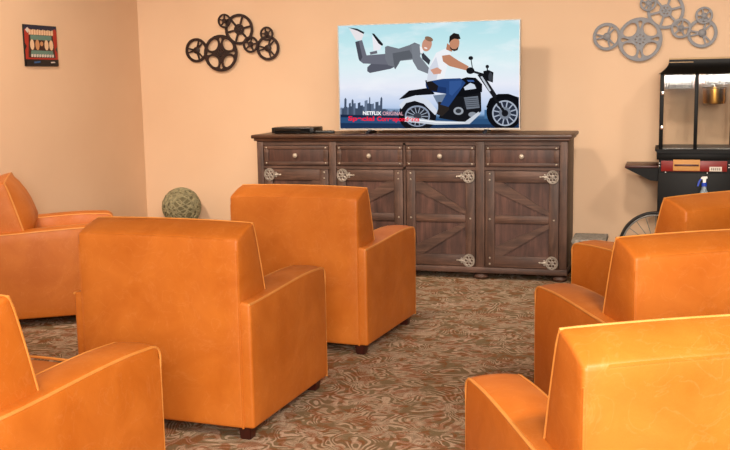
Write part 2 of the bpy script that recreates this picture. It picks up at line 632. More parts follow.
bays = [(-2.636, -2.169, -1), (-2.108, -1.649, -1), (-1.625, -1.166, 1), (-1.098, -.626, 1)]
for x0, x1, hinge in bays:
    # drawer
    z0, z1 = .748, .880
    b = bmesh.new()
    box(b, x0, x1, SYF + .008, SYF + .04, z0, z1, .003)
    dr = sbo('drawer', b, M['wood_panel'])
    t = .024
    yf = SYF + .001
    for xa, xb, za_, zb_ in ((x0, x1, z1 - t, z1), (x0, x1, z0, z0 + t), (x0, x0 + t + .01, z0 + t, z1 - t), (x1 - t - .01, x1, z0 + t, z1 - t)):
        b = bmesh.new(); box(b, xa, xb, yf, SYF + .02, za_, zb_, .004); sbo('drawer_moulding', b, M['wood_h'], dr)
    studs([(x, yf, z) for x in (x0 + .018, x1 - .018) for z in (z0 + .014, z1 - .014)], dr)
    b = bmesh.new()
    xm, zm = (x0 + x1) / 2, (z0 + z1) / 2
    lathe(b, [(.008, 0), (.006, .010), (.015, .018), (.0165, .024), (.011, .030), (0, .033)], 14, Matrix.Translation((xm, SYF + .009, zm)) @ Matrix.Rotation(R(90), 4, 'X'))
    sbo('knob', b, M['stud'], dr)
    # door
    z0, z1 = .089, .720
    b = bmesh.new()
    box(b, x0, x1, SYF + .014, SYF + .04, z0, z1)
    dr = sbo('door', b, M['wood_panel'])
    sw, rw = .062, .075
    yf = SYF - .001
    zm = (z0 + z1) / 2
    for xa in (x0, x1 - sw):
        b = bmesh.new(); box(b, xa, xa + sw, yf, SYF + .02, z0, z1, .004); sbo('door_stile', b, M['wood_v'], dr)
    for za_, zb_, dy in ((z1 - rw, z1, 0), (z0, z0 + rw, 0), (zm - .026, zm + .026, .002)):
        b = bmesh.new(); box(b, x0 + sw, x1 - sw, yf + dy, SYF + .02, za_, zb_, .004); sbo('door_rail', b, M['wood_h'], dr)
    # the two diagonals meeting at the hinge side, halfway up
    ax = x1 - sw if hinge > 0 else x0 + sw
    fx = x0 + sw if hinge > 0 else x1 - sw
    for sgn in (-1, 1):
        b = bmesh.new()
        p = Vector((fx, zm + sgn * (z1 - rw - zm))); q = Vector((ax, zm + sgn * .024))
        d = (q - p).normalized(); nrm = Vector((-d.y, d.x)) * .028
        s_ = -sgn
        pts = [p + Vector((0, -sgn * .06)), p, p + Vector((d.x * .06, 0)), q + Vector((0, sgn * .03)), q]
        prism(b, [(v.x, v.y) for v in pts], lambda a, c, d_: (a, d_, c), yf + .003, SYF + .018)
        sbo('brace', b, M['wood_h'], dr)
    # strap hinges: round pierced rosette with a stub
    for zc in (z1 - rw * .5, z0 + rw * .5):
        b = bmesh.new()
        hx = x1 - .040 if hinge > 0 else x0 + .040
        y0 = yf - .001
        ring = [(hx + .036 * math.cos(2 * PI * k / 20), y0 - .003, zc + .040 * math.sin(2 * PI * k / 20)) for k in range(20)]
        tube(b, ring, .0052, 6, closed=True)
        for k in range(6):
            a = 2 * PI * k / 6
            px, pz = hx + .020 * math.cos(a), zc + .022 * math.sin(a)
            tube(b, [(px + .0105 * math.cos(2 * PI * j / 10), y0 - .002, pz + .0115 * math.sin(2 * PI * j / 10)) for j in range(10)], .0042, 5, closed=True)
        lathe(b, [(.007, 0), (.006, .006), (0, .008)], 10, Matrix.Translation((hx, y0, zc)) @ Matrix.Rotation(R(90), 4, 'X'))
        sx = -hinge
        tube(b, [(hx + sx * .030, y0 - .001, zc), (hx + sx * .050, y0 - .001, zc), (hx + sx * .078, y0 - .001, zc)], [.006, .009, .004], 8)
        for dz in (-.012, .012):
            lathe(b, [(.008, 0), (.006, .004), (0, .006)], 10, Matrix.Translation((hx + sx * .048, y0, zc + dz)) @ Matrix.Rotation(R(90), 4, 'X'))
        sbo('hinge', b, M['iron'], dr)
    fxs = x0 + .03 if hinge > 0 else x1 - .03
    hxs = x1 - .03 if hinge > 0 else x0 + .03
    pts = [(fxs, yf, z) for z in (z1 - .02, z1 - .06, zm, z0 + .06, z0 + .02)] + [(hxs, yf, zm)]
    pts += [((x1 - .088 - .03) if hinge > 0 else (x0 + .088 + .03), yf, z) for z in (z1 - rw * .5, z0 + rw * .5)]
    studs(pts, dr)
for x in (SX0 + .045, -2.138, -1.132, SX1 - .045):
    for y in (SYF + .045, SYB - .05):
        b = bmesh.new()
        lathe(b, [(.030, 0), (.044, .008), (.050, .020), (.046, .032), (.034, .040), (.040, .047)], 20, Matrix.Translation((x, y, 0)))
        sbo('bun_foot', b, M['wood_h'])

# ------------------------------------------------------------------ television
TX, TY, TZ, TW, TH = -1.5166, 6.5529, .9763, 1.24, .71
tv = empty('television', (TX, TY, .9542))
tag(tv, 'flat screen television showing a man on a motorbike, standing on the sideboard', 'television')
b = bmesh.new()
box(b, -TW / 2, TW / 2, .002, .03, TZ - .9542, TZ - .9542 + TH, .004)
box(b, -TW / 2 + .15, TW / 2 - .15, .03, .06, .06, .5, .01)
obj('back_cover', b, M['black'], tv)
b = bmesh.new()
bz = .010
z0 = TZ - .9542; z1 = z0 + TH
ou = [(-TW / 2, z0), (TW / 2, z0), (TW / 2, z1), (-TW / 2, z1)]
inn = [(-TW / 2 + bz * .6, z0 + bz * 1.1), (TW / 2 - bz * .6, z0 + bz * 1.1), (TW / 2 - bz * .6, z1 - bz * .6), (-TW / 2 + bz * .6, z1 - bz * .6)]
R4 = [[b.verts.new((x, y, z)) for x, z in lp] for lp, y in ((ou, .012), (ou, -.006), (inn, -.006), (inn, .012))]
for i in range(4):
    for k in range(4):
        k2 = (k + 1) % 4
        b.faces.new((R4[i][k], R4[i][k2], R4[(i + 1) % 4][k2], R4[(i + 1) % 4][k]))
obj('bezel', b, M['silver'], tv)
for sx in (-1, 1):
    b = bmesh.new()
    prism(b, [(-.09, 0), (.11, 0), (.11, .006), (.025, z0 + .004), (-.005, z0 + .004), (-.09, .006)], lambda a, c, d: (d, a, c), sx * .40 - .012, sx * .40 + .012)
    obj('foot', b, M['black'], tv)

# the picture on the screen: flat glowing pixels
def sky_screen():
    m = bpy.data.materials.new('screen_sky')
    m.use_nodes = True
    t = m.node_tree
    t.nodes.remove(t.nodes['Principled BSDF'])
    tc = t.nodes.new('ShaderNodeTexCoord')
    sep = t.nodes.new('ShaderNodeSeparateXYZ')
    t.links.new(tc.outputs['Object'], sep.inputs[0])
    mr = t.nodes.new('ShaderNodeMapRange')
    mr.inputs[1].default_value = z0; mr.inputs[2].default_value = z1
    t.links.new(sep.outputs['Z'], mr.inputs[0])
    rp = t.nodes.new('ShaderNodeValToRGB')
    st = [(0, '#1d3a5c'), (.12, '#3c5f86'), (.145, '#8fb0d8'), (.24, '#c3d3ee'), (.42, '#e9ecf7'), (.62, '#dcf0f4'), (.85, '#bfe6ec'), (1, '#b4dfe8')]
    e = rp.color_ramp.elements
    while len(e) < len(st): e.new(.5)
    for el, (p, c) in zip(e, st): el.position = p; el.color = lin(c)
    t.links.new(mr.outputs[0], rp.inputs[0])
    nz = t.nodes.new('ShaderNodeTexNoise'); nz.inputs['Scale'].default_value = 4; nz.inputs['Detail'].default_value = 4
    mp = t.nodes.new('ShaderNodeMapping'); mp.inputs['Scale'].default_value = (1, 1, 3)
    t.links.new(tc.outputs['Object'], mp.inputs[0]); t.links.new(mp.outputs[0], nz.inputs[0])
    cr = t.nodes.new('ShaderNodeValToRGB'); cr.color_ramp.elements[0].position = .5; cr.color_ramp.elements[1].position = .75
    cr.color_ramp.elements[1].color = (.6, .6, .6, 1)
    t.links.new(nz.outputs[0], cr.inputs[0])
    mx = t.nodes.new('ShaderNodeMix'); mx.data_type = 'RGBA'
    ab = t.nodes.new('ShaderNodeMath'); ab.operation = 'GREATER_THAN'; ab.inputs[1].default_value = .3
    t.links.new(mr.outputs[0], ab.inputs[0])
    ml = t.nodes.new('ShaderNodeMath'); ml.operation = 'MULTIPLY'
    t.links.new(ab.outputs[0], ml.inputs[0]); t.links.new(cr.outputs[0], ml.inputs[1])
    t.links.new(ml.outputs[0], mx.inputs[0])
    t.links.new(rp.outputs[0], mx.inputs[6]); mx.inputs[7].default_value = lin('#f4f7fb')
    em = t.nodes.new('ShaderNodeEmission')
    t.links.new(mx.outputs[2], em.inputs[0])
    t.links.new(em.outputs[0], t.nodes['Material Output'].inputs[0])
    return m

QTL, QTR, QBL, QBR = (42, 58), (676, 28), (55, 418), (676, 408)
def uv_of(p):
    """outline point (drawing units) -> 0..1 across the screen"""
    u, v = .5, .5
    for _ in range(12):
        X = [(1 - u) * (1 - v) * QBL[i] + u * (1 - v) * QBR[i] + (1 - u) * v * QTL[i] + u * v * QTR[i] for i in (0, 1)]
        du = [(1 - v) * (QBR[i] - QBL[i]) + v * (QTR[i] - QTL[i]) for i in (0, 1)]
        dv = [(1 - u) * (QTL[i] - QBL[i]) + u * (QTR[i] - QBR[i]) for i in (0, 1)]
        ex, ey = p[0] - X[0], p[1] - X[1]
        det = du[0] * dv[1] - dv[0] * du[1]
        u += (ex * dv[1] - dv[0] * ey) / det
        v += (du[0] * ey - ex * du[1]) / det
    return u, v

def clip(poly):
    def half(ps, ins, cut):
        out = []
        for i, p in enumerate(ps):
            q = ps[i - 1]
            if ins(p):
                if not ins(q): out.append(cut(q, p))
                out.append(p)
            elif ins(q): out.append(cut(q, p))
        return out
    def cutter(ax, val):
        def c(a, b):
            t = (val - a[ax]) / (b[ax] - a[ax])
            return (a[0] + t * (b[0] - a[0]), a[1] + t * (b[1] - a[1]))
        return c
    for ax, val, sg in ((0, .002, 1), (0, .998, -1), (1, .002, 1), (1, .998, -1)):
        if not poly: return poly
        poly = half(poly, lambda p: (p[ax] - val) * sg >= 0, cutter(ax, val))
    return poly

SCW = TW - .012; SCH = TH - .017
def scr(u, v, d):
    return (-TW / 2 + .006 + u * SCW, -.0015 - d, z0 + .011 + v * SCH)

pal = {}
pal_list = [sky_screen()]
def pc(h):
    if h not in pal:
        pal[h] = len(pal_list)
        pal_list.append(emit('screen_colour_' + str(len(pal_list)), h))
    return pal[h]
sbm = bmesh.new()
f = sbm.faces.new([sbm.verts.new(scr(u, v, 0)) for u, v in ((0, 0), (1, 0), (1, 1), (0, 1))])
layer = [0]
def draw(h, pts):
    q = clip([uv_of(p) for p in pts])
    if len(q) < 3: return
    layer[0] += 1
    fc = sbm.faces.new([sbm.verts.new(scr(u, v, .00006 * layer[0])) for u, v in q])
    fc.material_index = pc(h)
def ell(cx, cy, rx, ry, rot=0, n=24):
    return [(cx + rx * math.cos(t) * math.cos(rot) - ry * math.sin(t) * math.sin(rot), cy + rx * math.cos(t) * math.sin(rot) + ry * math.sin(t) * math.cos(rot)) for t in [2 * PI * k / n for k in range(n)]]
def line(h, a, b_, w):
    d = Vector((b_[0] - a[0], b_[1] - a[1])).normalized(); n_ = Vector((-d.y, d.x)) * w / 2
    draw(h, [(a[0] + n_.x, a[1] + n_.y), (b_[0] + n_.x, b_[1] + n_.y), (b_[0] - n_.x, b_[1] - n_.y), (a[0] - n_.x, a[1] - n_.y)])
# far shore and skyline
draw('#7f97b8', [(50, 345), (300, 345), (300, 372), (50, 372)])
random.seed(4)
xs = 52
while xs < 285:
    w = random.uniform(7, 15)
    h = random.uniform(22, 52) if xs < 215 else random.uniform(12, 26)
    draw(random.choice(['#4c5a70', '#5d6c84', '#3f4c61', '#6f7e95']), [(xs, 370 - h), (xs + w, 370 - h - random.uniform(0, 4)), (xs + w, 372), (xs, 372)])
    xs += w * .85
for x_, t_, w_ in ((72, 308, 8), (98, 312, 7), (160, 303, 4), (202, 303, 7), (186, 322, 6)):
    draw('#465368', [(x_ - w_ / 2, 372), (x_ - w_ / 2, t_ + 6), (x_, t_), (x_ + w_ / 2, t_ + 6), (x_ + w_ / 2, 372)])
draw('#1c2a44', [(53, 368), (300, 371), (300, 378), (54, 378)])
draw('#2d5079', [(53, 378), (676, 378), (676, 420), (53, 420)])
draw('#46709c', [(560, 345), (676, 342), (676, 372), (560, 376)])
draw('#1f3556', [(53, 398), (676, 396), (676, 420), (53, 420)])
# flying man in the grey suit
draw('#e9e3e6', [(82, 66), (128, 74), (136, 86), (128, 106), (108, 106)])
draw('#26262c', [(78, 62), (112, 66), (138, 78), (135, 84), (112, 73)])
draw('#eceaf0', [(166, 88), (200, 122), (196, 138), (172, 142)])
draw('#1b1b20', [(165, 82), (173, 82), (206, 118), (203, 125), (190, 117)])
draw('#6a6a74', [(158, 147), (184, 141), (186, 151), (161, 156)])
draw('#585a66', [(150, 200), (165, 186), (225, 180), (246, 198), (235, 204), (160, 220), (150, 214)])
draw('#6b6d79', [(105, 112), (130, 105), (147, 158), (215, 152), (228, 190), (135, 187), (120, 176)])
draw('#4a4c57', [(105, 112), (118, 108), (132, 165), (124, 180), (118, 170)])
draw('#3a3c44', [(340, 138), (374, 172), (369, 189), (345, 168)])
draw('#737780', [(213, 128), (222, 124), (262, 133), (300, 120), (318, 111), (336, 118), (340, 152), (320, 170), (268, 176), (262, 188), (250, 206), (244, 196), (225, 192), (214, 170)])
draw('#5c6068', [(240, 150), (300, 138), (316, 165), (268, 174), (252, 204), (246, 190)])
draw('#7b8089', [(306, 118), (336, 117), (338, 160), (373, 204), (366, 220), (330, 206), (312, 176)])
draw('#f3f3f6', [(336, 124), (352, 130), (346, 150), (338, 146)])
draw('#c9927b', ell(361, 118, 17, 24, .25))
draw('#8a6a55', ell(368, 98, 15, 8, .35))
draw('#f4e6e0', ell(357, 130, 6, 3, .3))
draw('#d39a84', [(370, 203), (400, 195), (414, 208), (408, 220), (384, 222), (368, 216)])
# rear wheel, mudguard, seat
draw('#15161b', ell(330, 368, 66, 58, 0, 32))
draw('#8f9bb0', ell(330, 370, 44, 38, 0, 28))
draw('#22242c', ell(330, 371, 39, 33, 0, 28))
for k in range(7):
    a = PI * k / 7
    line('#99a3b4', (330 - 38 * math.cos(a), 371 - 32 * math.sin(a)), (330 + 38 * math.cos(a), 371 + 32 * math.sin(a)), 3)
draw('#3b3e48', ell(330, 371, 14, 12))
draw('#d6dde9', [(266, 332), (290, 306), (332, 297), (368, 312), (402, 352), (392, 366), (352, 326), (320, 316), (290, 324), (274, 346)])
draw('#121217', [(264, 312), (300, 280), (376, 268), (390, 292), (322, 297), (286, 308)])
draw('#6f7f96', [(384, 296), (432, 290), (424, 340), (402, 330)])
# engine, tank
draw('#16171c', [(436, 290), (548, 284), (550, 350), (500, 392), (405, 376), (420, 330)])
draw('#6d7480', [(490, 302), (538, 296), (544, 338), (500, 344)])
for k in range(5): line('#2a2d34', (490, 308 + k * 7), (542, 303 + k * 7), 2)
draw('#9aa1ab', ell(472, 350, 17, 14))
draw('#33363d', ell(472, 350, 10, 8))
draw('#8d949f', ell(520, 362, 14, 9))
draw('#0f1015', [(470, 240), (500, 230), (530, 232), (552, 254), (552, 282), (500, 296), (450, 300)])
draw('#cfd8e6', [(490, 266), (512, 250), (526, 256), (532, 270), (494, 276)])
draw('#3d5d99', [(500, 240), (522, 240), (526, 246), (505, 247)])
# exhaust
draw('#c9cfd9', [(288, 372), (395, 386), (495, 388), (540, 352), (548, 358), (510, 396), (392, 400), (284, 390)])
draw('#eef1f5', [(288, 376), (395, 389), (495, 391), (495, 393), (395, 393), (287, 381)])
# front wheel and fork
draw('#101116', ell(627, 352, 60, 64, 0, 36))
draw('#a9b2c1', ell(629, 356, 43, 46, 0, 32))
draw('#2b3140', ell(629, 356, 38, 41, 0, 32))
for k in range(6):
    a = PI * k / 6 + .2
    line('#aab3c4', (629 - 38 * math.cos(a), 356 - 41 * math.sin(a)), (629 + 38 * math.cos(a), 356 + 41 * math.sin(a)), 4)
draw('#777f8c', ell(629, 356, 20, 22)); draw('#1a1b20', ell(629, 356, 11, 12))
draw('#0d0e12', [(566, 335), (578, 305), (606, 288), (640, 287), (676, 300), (676, 312), (640, 300), (612, 302), (590, 320), (578, 345)])
draw('#1c1d22', [(536, 222), (552, 214), (604, 296), (592, 306)])
draw('#c2c9d4', [(546, 228), (552, 226), (582, 276), (577, 280)])
line('#16171b', (592, 300), (630, 356), 9)
draw('#131418', [(556, 208), (574, 204), (590, 212), (588, 248), (570, 242), (556, 226)])
draw('#3e4148', ell(580, 228, 7, 16))
line('#17181c', (520, 206), (514, 168), 3); draw('#1c1d22', ell(513, 163, 8, 7)); line('#17181c', (570, 206), (568, 192), 4); draw('#1c1d22', ell(569, 192, 6, 6))
line('#17181c', (505, 205), (560, 222), 8)
# rider
draw('#2b2522', [(402, 318), (440, 322), (440, 346), (416, 370), (396, 362), (402, 344)])
draw('#27457c', [(358, 250), (400, 238), (478, 234), (496, 250), (462, 300), (438, 336), (410, 328), (430, 290), (385, 284), (360, 268)])
draw('#1d3565', [(358, 256), (430, 268), (430, 290), (385, 284), (360, 268)])
draw('#33559166'[:7], [(440, 245), (484, 242), (480, 262), (450, 296), (440, 290)])
draw('#1e1a1c', [(356, 244), (372, 240), (402, 262), (398, 282), (372, 278)])
draw('#eef0f5', [(394, 146), (428, 130), (446, 148), (436, 178), (422, 236), (362, 248), (368, 204), (382, 170)])
draw('#d3d8e4', [(394, 160), (404, 200), (396, 240), (362, 248), (368, 204)])
draw('#b87c60', [(432, 112), (452, 128), (448, 142), (428, 134)])
draw('#bf8568', [(414, 156), (440, 152), (470, 172), (506, 192), (500, 207), (440, 192), (418, 176)])
draw('#c58a6c', ell(457, 112, 17, 25, .1))
draw('#3a2c27', [(440, 122), (450, 132), (462, 132), (472, 122), (468, 136), (456, 140), (444, 134)])
draw('#221b1a', [(438, 112), (440, 88), (454, 76), (472, 80), (478, 96), (470, 98), (456, 96), (446, 102)])
draw('#16161a', ell(512, 207, 14, 12))
draw('#d39a84', [(374, 206), (398, 197), (414, 207), (410, 219), (386, 222)])
screen = obj('screen', sbm, pal_list, tv, smooth=False)

def text_mesh(body, bold=0.0, space=1.0):
    cu = bpy.data.curves.new('lettering', 'FONT')
    cu.body = body
    cu.size = 1
    cu.offset = bold
    cu.space_character = space
    o = bpy.data.objects.new('lettering', cu)
    col.objects.link(o)
    dg = bpy.context.evaluated_depsgraph_get()
    me = bpy.data.meshes.new_from_object(o.evaluated_get(dg))
    bpy.data.objects.remove(o); bpy.data.curves.remove(cu)
    return me

def lettering(name, items, parent, put):
    """items: (text, x0, y0, x1, y1, material, bold); put(x, y) -> xyz; letters fitted to the box"""
    b = bmesh.new()
    mats = []
    for body, x0, y0, x1, y1, mat, bold in items:
        me = text_mesh(body, bold)
        cs = [v.co for v in me.vertices]
        ax0, ax1 = min(c.x for c in cs), max(c.x for c in cs)
        ay0, ay1 = min(c.y for c in cs), max(c.y for c in cs)
        tmp = bmesh.new(); tmp.from_mesh(me)
        if mat not in mats: mats.append(mat)
        mi = mats.index(mat)
        mp = {}
        for v in tmp.verts:
            x = x0 + (v.co.x - ax0) / (ax1 - ax0) * (x1 - x0)
            y = y0 + (v.co.y - ay0) / (ay1 - ay0) * (y1 - y0)
            mp[v.index] = b.verts.new(put(x, y))
        tmp.verts.ensure_lookup_table()
        for fc in tmp.faces:
            try:
                nf = b.faces.new([mp[v.index] for v in fc.verts]); nf.material_index = mi
            except ValueError: pass
        tmp.free()
        bpy.data.meshes.remove(me)
    return obj(name, b, mats, parent, smooth=False)

def on_screen(x, y):
    u, v = uv_of((x, y))
    return scr(u, v, .00006 * (layer[0] + 4))
WH = emit('screen_white', '#ffffff'); RD = emit('screen_red', '#f01f3c'); PK = emit('screen_pink', '#f4b8c4')
lettering('screen_lettering', [
    ('NETFLIX', 137, 368, 203, 355, WH, .03),
    ('ORIGINAL', 208, 368, 281, 355.5, PK, 0),
    ('Special', 84, 394, 178, 373, RD, .03),
    ('Correspondents', 188, 394, 338, 373, RD, .03)], tv, on_screen)

# ------------------------------------------------------------------ on the sideboard
b = bmesh.new()
box(b, -.155, .155, -.1, .1, .004, .042, .004)
o = empty('cable_box', (-2.475, 6.625, .9542)); tag(o, 'flat black cable box on the left end of the sideboard top', 'cable box')
obj('case', b, M['black'], o)
b = bmesh.new(); box(b, -.13, .13, -.1015, -.099, .012, .034, .0005); obj('front_panel', b, simple('gloss_black', '#050505', .15), o)
for sx in (-1, 1):
    for sy in (-1, 1):
        b = bmesh.new(); lathe(b, [(.010, 0), (.010, .005)], 12, Matrix.Translation((sx * .13, sy * .08, 0))); obj('foot', b, M['tyre'], o)
o = empty('remote_control', (-2.262, 6.58, .9542), R(8)); tag(o, 'small black remote control lying beside the cable box', 'remote')
b = bmesh.new(); box(b, -.075, .075, -.022, .022, 0, .018, .006); obj('case', b, M['black'], o)
rubber = simple('grey_rubber', '#3a3836', .6)
for i in range(6):
    for j in range(2):
        b = bmesh.new(); box(b, -.06 + i * .02, -.048 + i * .02, -.012 + j * .015, -.003 + j * .015, .0175, .0195, .001); obj('button', b, rubber, o)

# ------------------------------------------------------------------ film reel wall art
def circ(cx, cy, r, n=40, rx=None):
    return [(cx + (rx or r) * math.cos(2 * PI * k / n), cy + r * math.sin(2 * PI * k / n)) for k in range(n)]
def sector(r0, r1, a0, a1, w0, w1, n=10):
    """hole between two spokes; w0, w1 keep half a spoke's width clear on each side"""
    pts = []
    for k in range(n + 1):
        lo = a0 + w0 / r1; hi = a1 - w1 / r1
        t = lo + (hi - lo) * k / n; pts.append((r1 * math.cos(t), r1 * math.sin(t)))
    for k in range(n + 1):
        lo = a0 + w0 / r0; hi = a1 - w1 / r0
        if hi < lo: lo = hi = (lo + hi) / 2
        t = hi + (lo - hi) * k / n; pts.append((r0 * math.cos(t), r0 * math.sin(t)))
    return pts
def flat_mesh(loops, thick):
    cu = bpy.data.curves.new('outline', 'CURVE')
    cu.dimensions = '2D'; cu.fill_mode = 'BOTH'; cu.extrude = thick / 2
    cu.bevel_depth = .0012; cu.bevel_resolution = 1
    for lp in loops:
        sp = cu.splines.new('POLY')
        sp.points.add(len(lp) - 1)
        for p, (x, y) in zip(sp.points, lp): p.co = (x, y, 0, 1)
        sp.use_cyclic_u = True
    o = bpy.data.objects.new('outline', cu); col.objects.link(o)
    dg = bpy.context.evaluated_depsgraph_get()
    me = bpy.data.meshes.new_from_object(o.evaluated_get(dg))
    bpy.data.objects.remove(o); bpy.data.curves.remove(cu)
    return me
def reel_loops(kind, r, rot):
    L = [circ(0, 0, r)]
    def rt(lp, a):
        c, s = math.cos(a), math.sin(a)
        return [(x * c - y * s, x * s + y * c) for x, y in lp]
    if kind == 'oval':
        for k in range(4):
            hole = [(.605 * r + .265 * r * math.cos(t), .36 * r * math.sin(t) * (1.0 + .2 * math.cos(t))) for t in [2 * PI * j / 24 for j in range(24)]]
            L.append(rt(hole, rot + PI / 4 + k * PI / 2))
            slit = [(.46 * r, 0), (.78 * r, .10 * r), (.85 * r, .06 * r), (.87 * r, 0), (.85 * r, -.06 * r), (.78 * r, -.10 * r)]
            L.append(rt(slit, rot + k * PI / 2))
        for k in range(8):
            L.append(circ(.2 * r * math.cos(k * PI / 4), .2 * r * math.sin(k * PI / 4), .035 * r, 10))
        L.append(circ(0, 0, .05 * r, 10))
    elif kind == 'six':
        for k in range(6):
            L.append(rt(sector(.34 * r, .84 * r, k * PI / 3, (k + 1) * PI / 3, .055 * r, .055 * r), rot))
        for k in range(6):
            L.append(circ(.18 * r * math.cos(k * PI / 3), .18 * r * math.sin(k * PI / 3), .045 * r, 10))
        L.append(circ(0, 0, .06 * r, 10))
    elif kind == 'three':
        for k in range(3):
            a = k * 2 * PI / 3
            L.append(rt(sector(.27 * r, .80 * r, a + .20, a + 2 * PI / 3 - .20, .06 * r, .06 * r, 14), rot))
            L.append(rt([(.34 * r, 0), (.77 * r, .14 * r), (.80 * r, 0), (.77 * r, -.14 * r)], rot + a))
        L.append(circ(0, 0, .08 * r, 12))
    else:
        for k in range(5):
            L.append(rt(sector(.34 * r, .78 * r, k * 2 * PI / 5, (k + 1) * 2 * PI / 5, .075 * r, .075 * r, 8), rot))
        L.append(circ(0, 0, .10 * r, 12))
    return L
def reel_art(lab, reels, mat):
    cx = sum(q[0] for q in reels) / len(reels); cz = sum(q[1] for q in reels) / len(reels)
    root = empty('reel_wall_art', (cx, WBY, cz))
    tag(root, lab, 'wall art', 'film reel wall sculptures')
    for x, z, r, kind, rot, dy in reels:
        me = flat_mesh(reel_loops(kind, r - .0012, rot), .008)
        me.materials.append(mat)
        for v in me.vertices:
            v.co = Vector((v.co.x + x - cx, -dy - v.co.z, v.co.y + z - cz))
        me.shade_smooth(); me.set_sharp_from_angle(angle=R(40))
        o = bpy.data.objects.new('reel', me); col.objects.link(o); o.parent = root
        b = bmesh.new()
        lathe(b, [(r * .26, 0), (r * .26, .004), (r * .22, .006)] if kind not in ('oval', 'six') else [(r * .045, 0), (r * .045, .003), (r * .03, .004)], 20, Matrix.Translation((x - cx, -dy - .004, z - cz)) @ Matrix.Rotation(R(90), 4, 'X'))
        obj('hub', b, mat, o)
        b = bmesh.new()
        lathe(b, [(.007, 0), (.007, dy - .002)], 10, Matrix.Translation((x - cx, 0, z - cz)) @ Matrix.Rotation(R(90), 4, 'X'))
        obj('wall_pin', b, mat, o)
    return root
F, K = .034, .022
reel_art('dark bronze cluster of film reels on the wall left of the television', [
    (-3.433, 1.562, .092, 'three', R(60), K), (-3.227, 1.535, .138, 'oval', 0, F), (-3.075, 1.709, .115, 'six', R(12), K),
    (-3.188, 1.774, .053, 'five', .3, F), (-2.981, 1.594, .062, 'five', .1, F), (-2.847, 1.564, .092, 'three', R(60), K),
    (-2.849, 1.669, .053, 'five', .6, F)], M['bronze'])
reel_art('cluster of film reels with glare painted in grey on the wall above the popcorn cart', [
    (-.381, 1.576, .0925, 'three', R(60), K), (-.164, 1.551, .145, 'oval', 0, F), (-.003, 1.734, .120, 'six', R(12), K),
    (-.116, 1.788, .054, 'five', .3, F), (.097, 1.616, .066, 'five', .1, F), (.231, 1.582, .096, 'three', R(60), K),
    (.239, 1.695, .056, 'five', .6, F)], M['glaremetal'])

# ------------------------------------------------------------------ poster on the left wall
o = empty('poster', (WLX, 5.757, 1.575))
tag(o, 'small framed red and black poster high on the left wall', 'poster')
PW, PH = .362, .265
b = bmesh.new()
box(b, .001, .012, -PW / 2, PW / 2, -PH / 2, PH / 2, .002)
obj('frame', b, M['black'], o)
PWt = PW * 1.0
def flatm(name, h): return simple(name, h, .55, 0, .05)
pm = {k: flatm('print_' + k, h) for k, h in dict(navy='#14203c', red='#a82a1c', ink='#0d0b10', teal='#5f8276', cream='#e2bf9a', pale='#cfc2b8', skin='#c08a5e', dark='#40201a', blue='#2a5a8c').items()}
pk = list(pm)
pb = bmesh.new(); pl = [0]
def pdraw(k, pts):
    pl[0] += 1
    x = .0122 + .00012 * pl[0]
    fc = pb.faces.new([pb.verts.new((x, (u - .5) * (PW - .006), (.5 - v) * (PH - .006))) for u, v in pts]); fc.material_index = pk.index(k)
def prect(k, a, b_, c, d): pdraw(k, [(a, b_), (c, b_), (c, d), (a, d)])
prect('navy', 0, 0, 1, .12)
pdraw('red', [(.0, .12), (.1, .06), (.22, .12), (.85, .12), (.95, .06), (1, .12), (1, .50), (.93, .58), (1, .68), (1, .84), (0, .84), (0, .62), (.05, .52), (0, .44)])
pdraw('dark', [(.13, .22), (.87, .22), (.93, .80), (.08, .80)])
pdraw('pale', [(.03, .12), (.1, .05), (.16, .12), (.10, .2)])
for k in range(10): pdraw('cream', [(.13 + k * .076, .10 + .02 * (k % 2)), (.195 + k * .076, .09 + .02 * ((k + 1) % 2)), (.195 + k * .076, .23), (.13 + k * .076, .235)])
prect('teal', .17, .24, .82, .36)
for k, (c1, x_) in enumerate((('cream', .15), ('skin', .31), ('dark', .46), ('cream', .59), ('cream', .74))):
    pdraw(c1, [(x_ + .06 + .065 * math.cos(t), .48 + .13 * math.sin(t)) for t in [2 * PI * j / 16 for j in range(16)]])
pdraw('skin', [(.50 + .05 * math.cos(t), .45 + .06 * math.sin(t)) for t in [2 * PI * j / 14 for j in range(14)]])
pdraw('teal', [(.17, .62), (.84, .62), (.86, .76), (.14, .76)])
for k in range(9): pdraw('pale', [(.16 + k * .08, .72), (.22 + k * .08, .71), (.22 + k * .08, .78), (.16 + k * .08, .79)])
prect('ink', 0, .84, 1, 1)
pdraw('blue', [(.22, .90), (.42, .88), (.42, .92), (.24, .94)])
pdraw('pale', [(.74, .90), (.86, .89), (.90, .92), (.76, .93)])
obj('print', pb, [pm[k] for k in pk], o, smooth=False)

